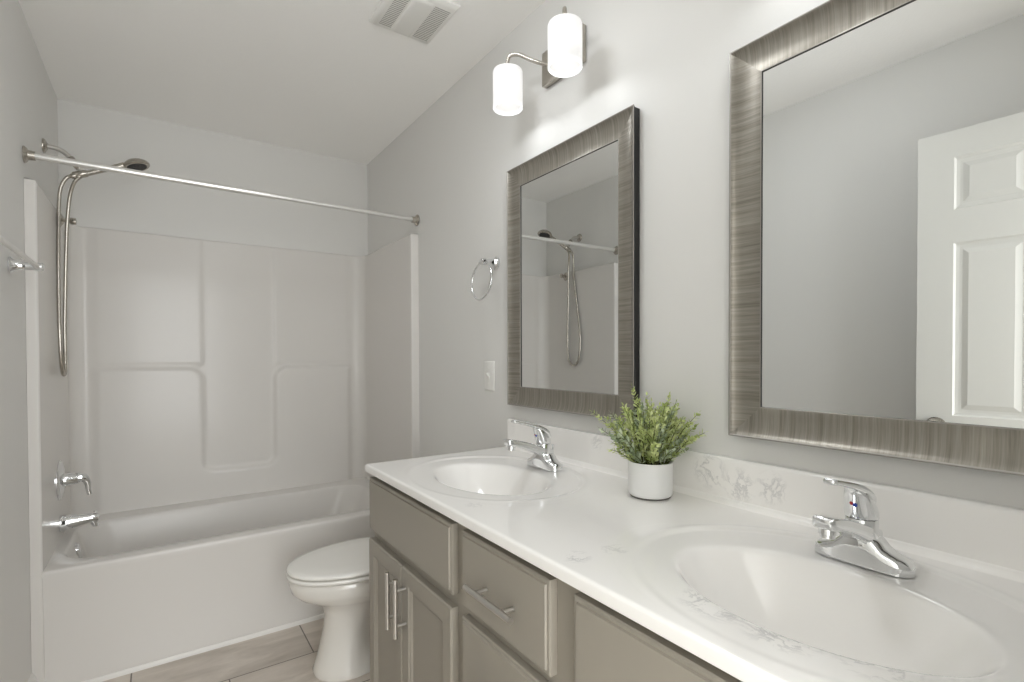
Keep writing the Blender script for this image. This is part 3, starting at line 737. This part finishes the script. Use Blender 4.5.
# ================================================================ MIRRORS
def make_mirror(label, y0, y1, z0, z1):
    m = thing('wall_mirror', label, 'mirror', (R, (y0+y1)/2, (z0+z1)/2), 'framed mirrors over the vanity')
    w, h = (y1-y0)/2, (z1-z0)/2
    prof = [(0.004, 0.0006), (0.004, 0.020), (0.0015, 0.026), (0, 0.0285), (0.0008, 0.0297), (0.0026, 0.0297), (0.0045, 0.0275), (0.012, 0.0225), (0.026, 0.0185), (0.045, 0.0172), (0.0675, 0.0172), (0.0682, 0.0177), (0.0694, 0.0177), (0.0700, 0.0168), (0.0705, 0.006)]
    # material slot per strip: outer black, bead, face, inner bead, black reveal
    kind = [0, 0, 0, 1, 1, 1, 2, 2, 2, 2, 1, 1, 1, 0]
    def side(name, idx):
        g_v, g_f, mi = [], [], []
        cs = [(-1, -1), (1, -1), (1, 1), (-1, 1)]; a, b = cs[idx], cs[(idx+1) % 4]
        for ins, out in prof:
            for s_ in (a, b): g_v.append((-out, s_[0]*(w-ins), s_[1]*(h-ins)))
        for i in range(len(prof)-1): g_f.append((2*i, 2*i+1, 2*i+3, 2*i+2)); mi.append(kind[i])
        me = bpy.data.meshes.new(name); me.from_pydata(g_v, [], g_f)
        for q in (M['black'], M['bead'], M['frame_h'] if idx in (0, 2) else M['frame_v']): me.materials.append(q)
        for p_, k_ in zip(me.polygons, mi): p_.material_index = k_
        me.shade_smooth(); me.set_sharp_from_angle(angle=math.radians(40))
        o = bpy.data.objects.new(name, me); C.objects.link(o); o.parent = m
    for i in range(4): side('frame_rail', i)
    g = G(); g.box((-0.0140, -w+0.066, -h+0.066), (-0.001, w-0.066, h-0.066)); g.obj('glass', M['mirror'], m, smooth=None)
    return m
MZ0, MZ1 = 1.0331, 1.9063
make_mirror('smaller looking champagne framed mirror above the far sink reflecting the shower', 0.9656, 1.5877, MZ0, MZ1)
make_mirror('champagne framed mirror above the near sink reflecting the white door', 0.059, 0.681, MZ0, MZ1)

# ================================================================ VANITY LIGHTS
def make_light(label, y):
    f = thing('vanity_light', label, 'wall light', (R, y, 2.185), 'two shade vanity lights above the mirrors')
    g = G(); g.box((-0.022, -0.10, -0.052), (-0.0006, 0.10, 0.062), 0.003); g.obj('backplate', M['nickel'], f)
    for s_ in (-1, 1):
        p_ = smooth_path([(-0.018, s_*0.03, -0.005), (-0.05, s_*0.055, -0.002), (-0.08, s_*0.085, 0.016), (-0.105, s_*0.116, 0.039), (-0.124, s_*0.139, 0.042), (-0.130, s_*0.1475, 0.026), (-0.130, s_*0.1475, 0.004)], 7)
        g = G(); g.tube(p_, 0.0065, 14); g.obj('arm', M['nickel'], f)
        cx, cy = -0.130, s_*0.1475
        g = G(); g.lathe([(0, 0.012), (0.008, 0.012), (0.018, 0.005), (0.021, 0.0), (0.021, -0.0065), (0, -0.0065)], (cx, cy, 0), (0, 0, 1), 24); g.obj('socket_cap', M['steel'], f)
        rs = 0.0500; zt, zb_ = -0.007, -0.137
        g = G(); g.lathe([(0.012, zt), (rs-0.007, zt), (rs-0.002, zt-0.002), (rs, zt-0.007), (rs, zb_+0.002), (rs-0.0015, zb_), (rs-0.004, zb_+0.0015), (rs-0.004, zt-0.012), (rs-0.012, zt-0.0045), (0.012, zt-0.0045), (0.012, zt)], (cx, cy, 0), (0, 0, 1), 48, cap=False)
        sh = g.obj('lamp_shade', M['shade'], f, smooth=50)
        g = G(); g.lathe([(0.0, 0.0), (0.013, 0.0), (0.014, -0.022), (0.022, -0.045), (0.029, -0.068), (0.028, -0.088), (0.019, -0.104), (0, -0.110)], (cx, cy, -0.008), (0, 0, 1), 24); g.obj('bulb', M['bulb'], f)
        ld = bpy.data.lights.new('lamp_light', 'AREA'); ld.shape = 'DISK'; ld.size = 0.056; ld.energy = MOUTH_W; ld.color = (0.945, 0.975, 1.0)
        lo = bpy.data.objects.new('lamp_light', ld); C.objects.link(lo); lo.location = (cx, cy, -0.124); lo.parent = f
    return f
make_light('two shade nickel vanity light with lit frosted glass cylinders above the mirror reflecting the shower', 1.283)
make_light('two shade nickel vanity light above the mirror reflecting the white door', 0.37)

# ================================================================ POTTED PLANT
random.seed(7)
PX, PY = 0.990, 0.835
pp = thing('potted_plant', 'leafy green faux plant in round white pot between the sinks', 'potted plant', (PX, PY, CZ))
g = G(); g.lathe([(0, 0.0), (0.0475, 0.0), (0.0495, 0.004), (0, 0.004)], (0, 0, 0.0003), (0, 0, 1), 48); g.obj('pot_foot', M['pot_base'], pp)
g = G(); g.lathe([(0.0, 0.0035), (0.048, 0.0035), (0.052, 0.007), (0.0535, 0.012), (0.0535, 0.084), (0.0525, 0.0865), (0.0505, 0.0865), (0.0495, 0.084), (0.0495, 0.07)], (0, 0, 0), (0, 0, 1), 56, cap=False); g.obj('pot', M['pot'], pp)
g = G(); g.lathe([(0.0494, 0.074), (0.03, 0.079), (0, 0.081)], (0, 0, 0), (0, 0, 1), 32); g.obj('soil', M['soil'], pp)
stems = G(); leafA = G(); leafB = G()
def leaf(g, p, d, up_, ln, wd):
    d = d.normalized(); s_ = d.cross(up_)
    if s_.length < 1e-3: s_ = d.cross(Vector((1, 0, 0)))
    s_.normalize(); n_ = s_.cross(d)
    pts = [p, p+d*ln*0.35+s_*wd*0.5+n_*ln*0.05, p+d*ln*0.75+s_*wd*0.36+n_*ln*0.04, p+d*ln, p+d*ln*0.75-s_*wd*0.36+n_*ln*0.04, p+d*ln*0.35-s_*wd*0.5+n_*ln*0.05, p+d*ln*0.5-n_*ln*0.03]
    g.add([tuple(q) for q in pts], [(0, 1, 6), (1, 2, 6), (2, 3, 6), (3, 4, 6), (4, 5, 6), (5, 0, 6)])
def sprig(base, az, lean, ln, g, dens=1.0):
    d0 = Vector((math.cos(az)*math.sin(lean*0.6), math.sin(az)*math.sin(lean*0.6), math.cos(lean*0.6)))
    d1 = Vector((math.cos(az)*math.sin(lean*1.25), math.sin(az)*math.sin(lean*1.25), math.cos(lean*1.25)))
    pts = []; p = Vector(base); n = 10
    for i in range(n+1):
        pts.append(tuple(p)); p = p + d0.lerp(d1, i/n).normalized()*ln/n
    stems.tube(pts, [0.0013-0.0008*i/n for i in range(n+1)], 5)
    k = int(ln/0.0088*dens); a = random.random()*6
    for i in range(k):
        t = 0.16+0.84*i/k; j = min(int(t*n), n-1); fr = t*n-j
        q = Vector(pts[j]).lerp(Vector(pts[j+1]), fr); dd = (Vector(pts[j+1])-Vector(pts[j])).normalized()
        a += 2.4+random.uniform(-0.3, 0.3)
        u_ = dd.cross(Vector((0.3, 0.5, 0.2))).normalized(); w_ = dd.cross(u_)
        for ss in (0, PI):
            o_ = u_*math.cos(a+ss)+w_*math.sin(a+ss)
            leaf(g, q, dd*0.75+o_*0.85+Vector((random.uniform(-.2, .2), random.uniform(-.2, .2), random.uniform(-.1, .2))), dd, random.uniform(0.013, 0.021)*(1.05-0.35*t), random.uniform(0.0065, 0.0100))
    leaf(g, Vector(pts[-1]), d1, Vector((0, 0, 1)), 0.011, 0.006)
    return pts
for i in range(46):
    r_ = 0.040*math.sqrt((i+0.5)/46); az = i*2.39996
    lean = 0.02+0.66*(r_/0.038)**1.2+random.uniform(-0.2, 0.2)
    ln = random.uniform(0.15, 0.212)*(1.0-0.30*(r_/0.038))
    gg = leafA if random.random() < 0.74 else leafB
    pts = sprig((r_*math.cos(az), r_*math.sin(az), 0.077), az+random.uniform(-0.3, 0.3), lean, ln, gg)
    if random.random() < 0.8:
        j = random.choice((4, 5, 6)); sprig(pts[j], az+random.choice((-1, 1))*random.uniform(0.5, 1.1), min(lean+0.35, 1.5), ln*0.42, gg, 1.0)
for i in range(20):
    az = i*2.39996+0.7; r_ = 0.036+0.006*random.random()
    sprig((r_*math.cos(az), r_*math.sin(az), 0.078), az+random.uniform(-0.4, 0.4), random.uniform(0.55, 1.15), random.uniform(0.055, 0.105), leafA if random.random() < 0.7 else leafB)
sprig((-0.03, 0.02, 0.08), math.radians(128), 0.80, 0.165, leafA)
# keep leaves clear of the wall behind
def clamp(g): g.v = [(min(x, R-PX-0.006-0.0), y, z) if z > 0.11 else (min(x, 1.085-PX-0.004), y, z) for x, y, z in g.v]
for q in (stems, leafA, leafB): clamp(q)
stems.obj('stems', M['stem'], pp)
fo = leafA.obj('foliage', M['leaf'], pp, smooth=None, flip=None)
leafB.obj('grey_foliage', M['leaf_grey'], pp, smooth=None, flip=None)

# ================================================================ ROOM DOOR (seen in the large mirror)
dw, dh, dt = 0.715, 2.022, 0.035
dn = bpy.data.objects.new('door_1', None); C.objects.link(dn); dn['kind'] = 'structure'
hx, hy = -0.238, 0.008
ang = math.atan2(0.045, 0.713)
dn.location = (hx, hy, 0.008); dn.rotation_euler = (0, 0, -ang)
g = G()
st, mu_ = 0.106, 0.095
pw = (dw-2*st-mu_)/2
zr = [0.0, 0.235, 0.855, 0.985, 1.615, 1.735, 1.925, dh]     # rails and panel heights
# leaf runs along local y, thickness toward -x, front face at x=0
cols_ = [(st, st+pw), (st+pw+mu_, dw-st)]
for x0, x1 in ((0.0, st), (dw-st, dw)): g.box((-dt, x0, 0), (0, x1, dh))
for a_, b_ in ((zr[0], zr[1]), (zr[2], zr[3]), (zr[4], zr[5]), (zr[6], zr[7])): g.box((-dt, st, a_), (0, dw-st, b_))
for a_, b_ in ((zr[1], zr[2]), (zr[3], zr[4]), (zr[5], zr[6])): g.box((-dt, st+pw, a_), (0, st+pw+mu_, b_))
pr = [(0, 0), (0.006, -0.006), (0.016, -0.008), (0.024, -0.008), (0.042, -0.0015), (0.044, -0.0015)]
for a_, b_ in ((zr[1], zr[2]), (zr[3], zr[4]), (zr[5], zr[6])):
    for c0_, c1_ in cols_:
        g.nest(c0_, c1_, a_, b_, 0, pr, 1); g.nest(c0_, c1_, a_, b_, -dt, pr, -1)
leafo = g.obj('door_leaf', M['door'], dn, smooth=None)
g = G()
for sx, ax in ((0.0005, (1, 0, 0)), (-dt-0.0005, (-1, 0, 0))):
    g.lathe([(0, 0), (0.031, 0), (0.031, 0.004), (0.012, 0.008), (0.011, 0.018), (0.022, 0.026), (0.0265, 0.036), (0.024, 0.046), (0.012, 0.051), (0, 0.052)], (sx, dw-0.06, 0.945), ax, 28)
g.obj('door_knob', M['nickel'], dn)
for z in (0.2, 1.0, 1.8):
    g = G(); g.tube([(0.006, -0.004, z-0.045), (0.006, -0.004, z+0.045)], 0.006, 10); g.obj('hinge', M['nickel'], dn)

# added fill: an unseen flush lamp that evens out the room's brightness
hl = thing('fill_lamp', 'round white flush fill lamp added out of view over the middle of the room', 'added fill lamp', (0.42, 1.12, H))
g = G(); g.lathe([(0, 0), (0.165, 0), (0.165, -0.022), (0, -0.022)], (0, 0, -0.0005), (0, 0, 1), 40); g.obj('fill_lamp_base', M['steel'], hl)
g = G(); g.lathe([(0, -0.0235), (0.155, -0.0235), (0.15, -0.05), (0.12, -0.078), (0.06, -0.095), (0, -0.1)], (0, 0, 0), (0, 0, 1), 40); g.obj('fill_lamp_dome', M['fill_dome'], hl)
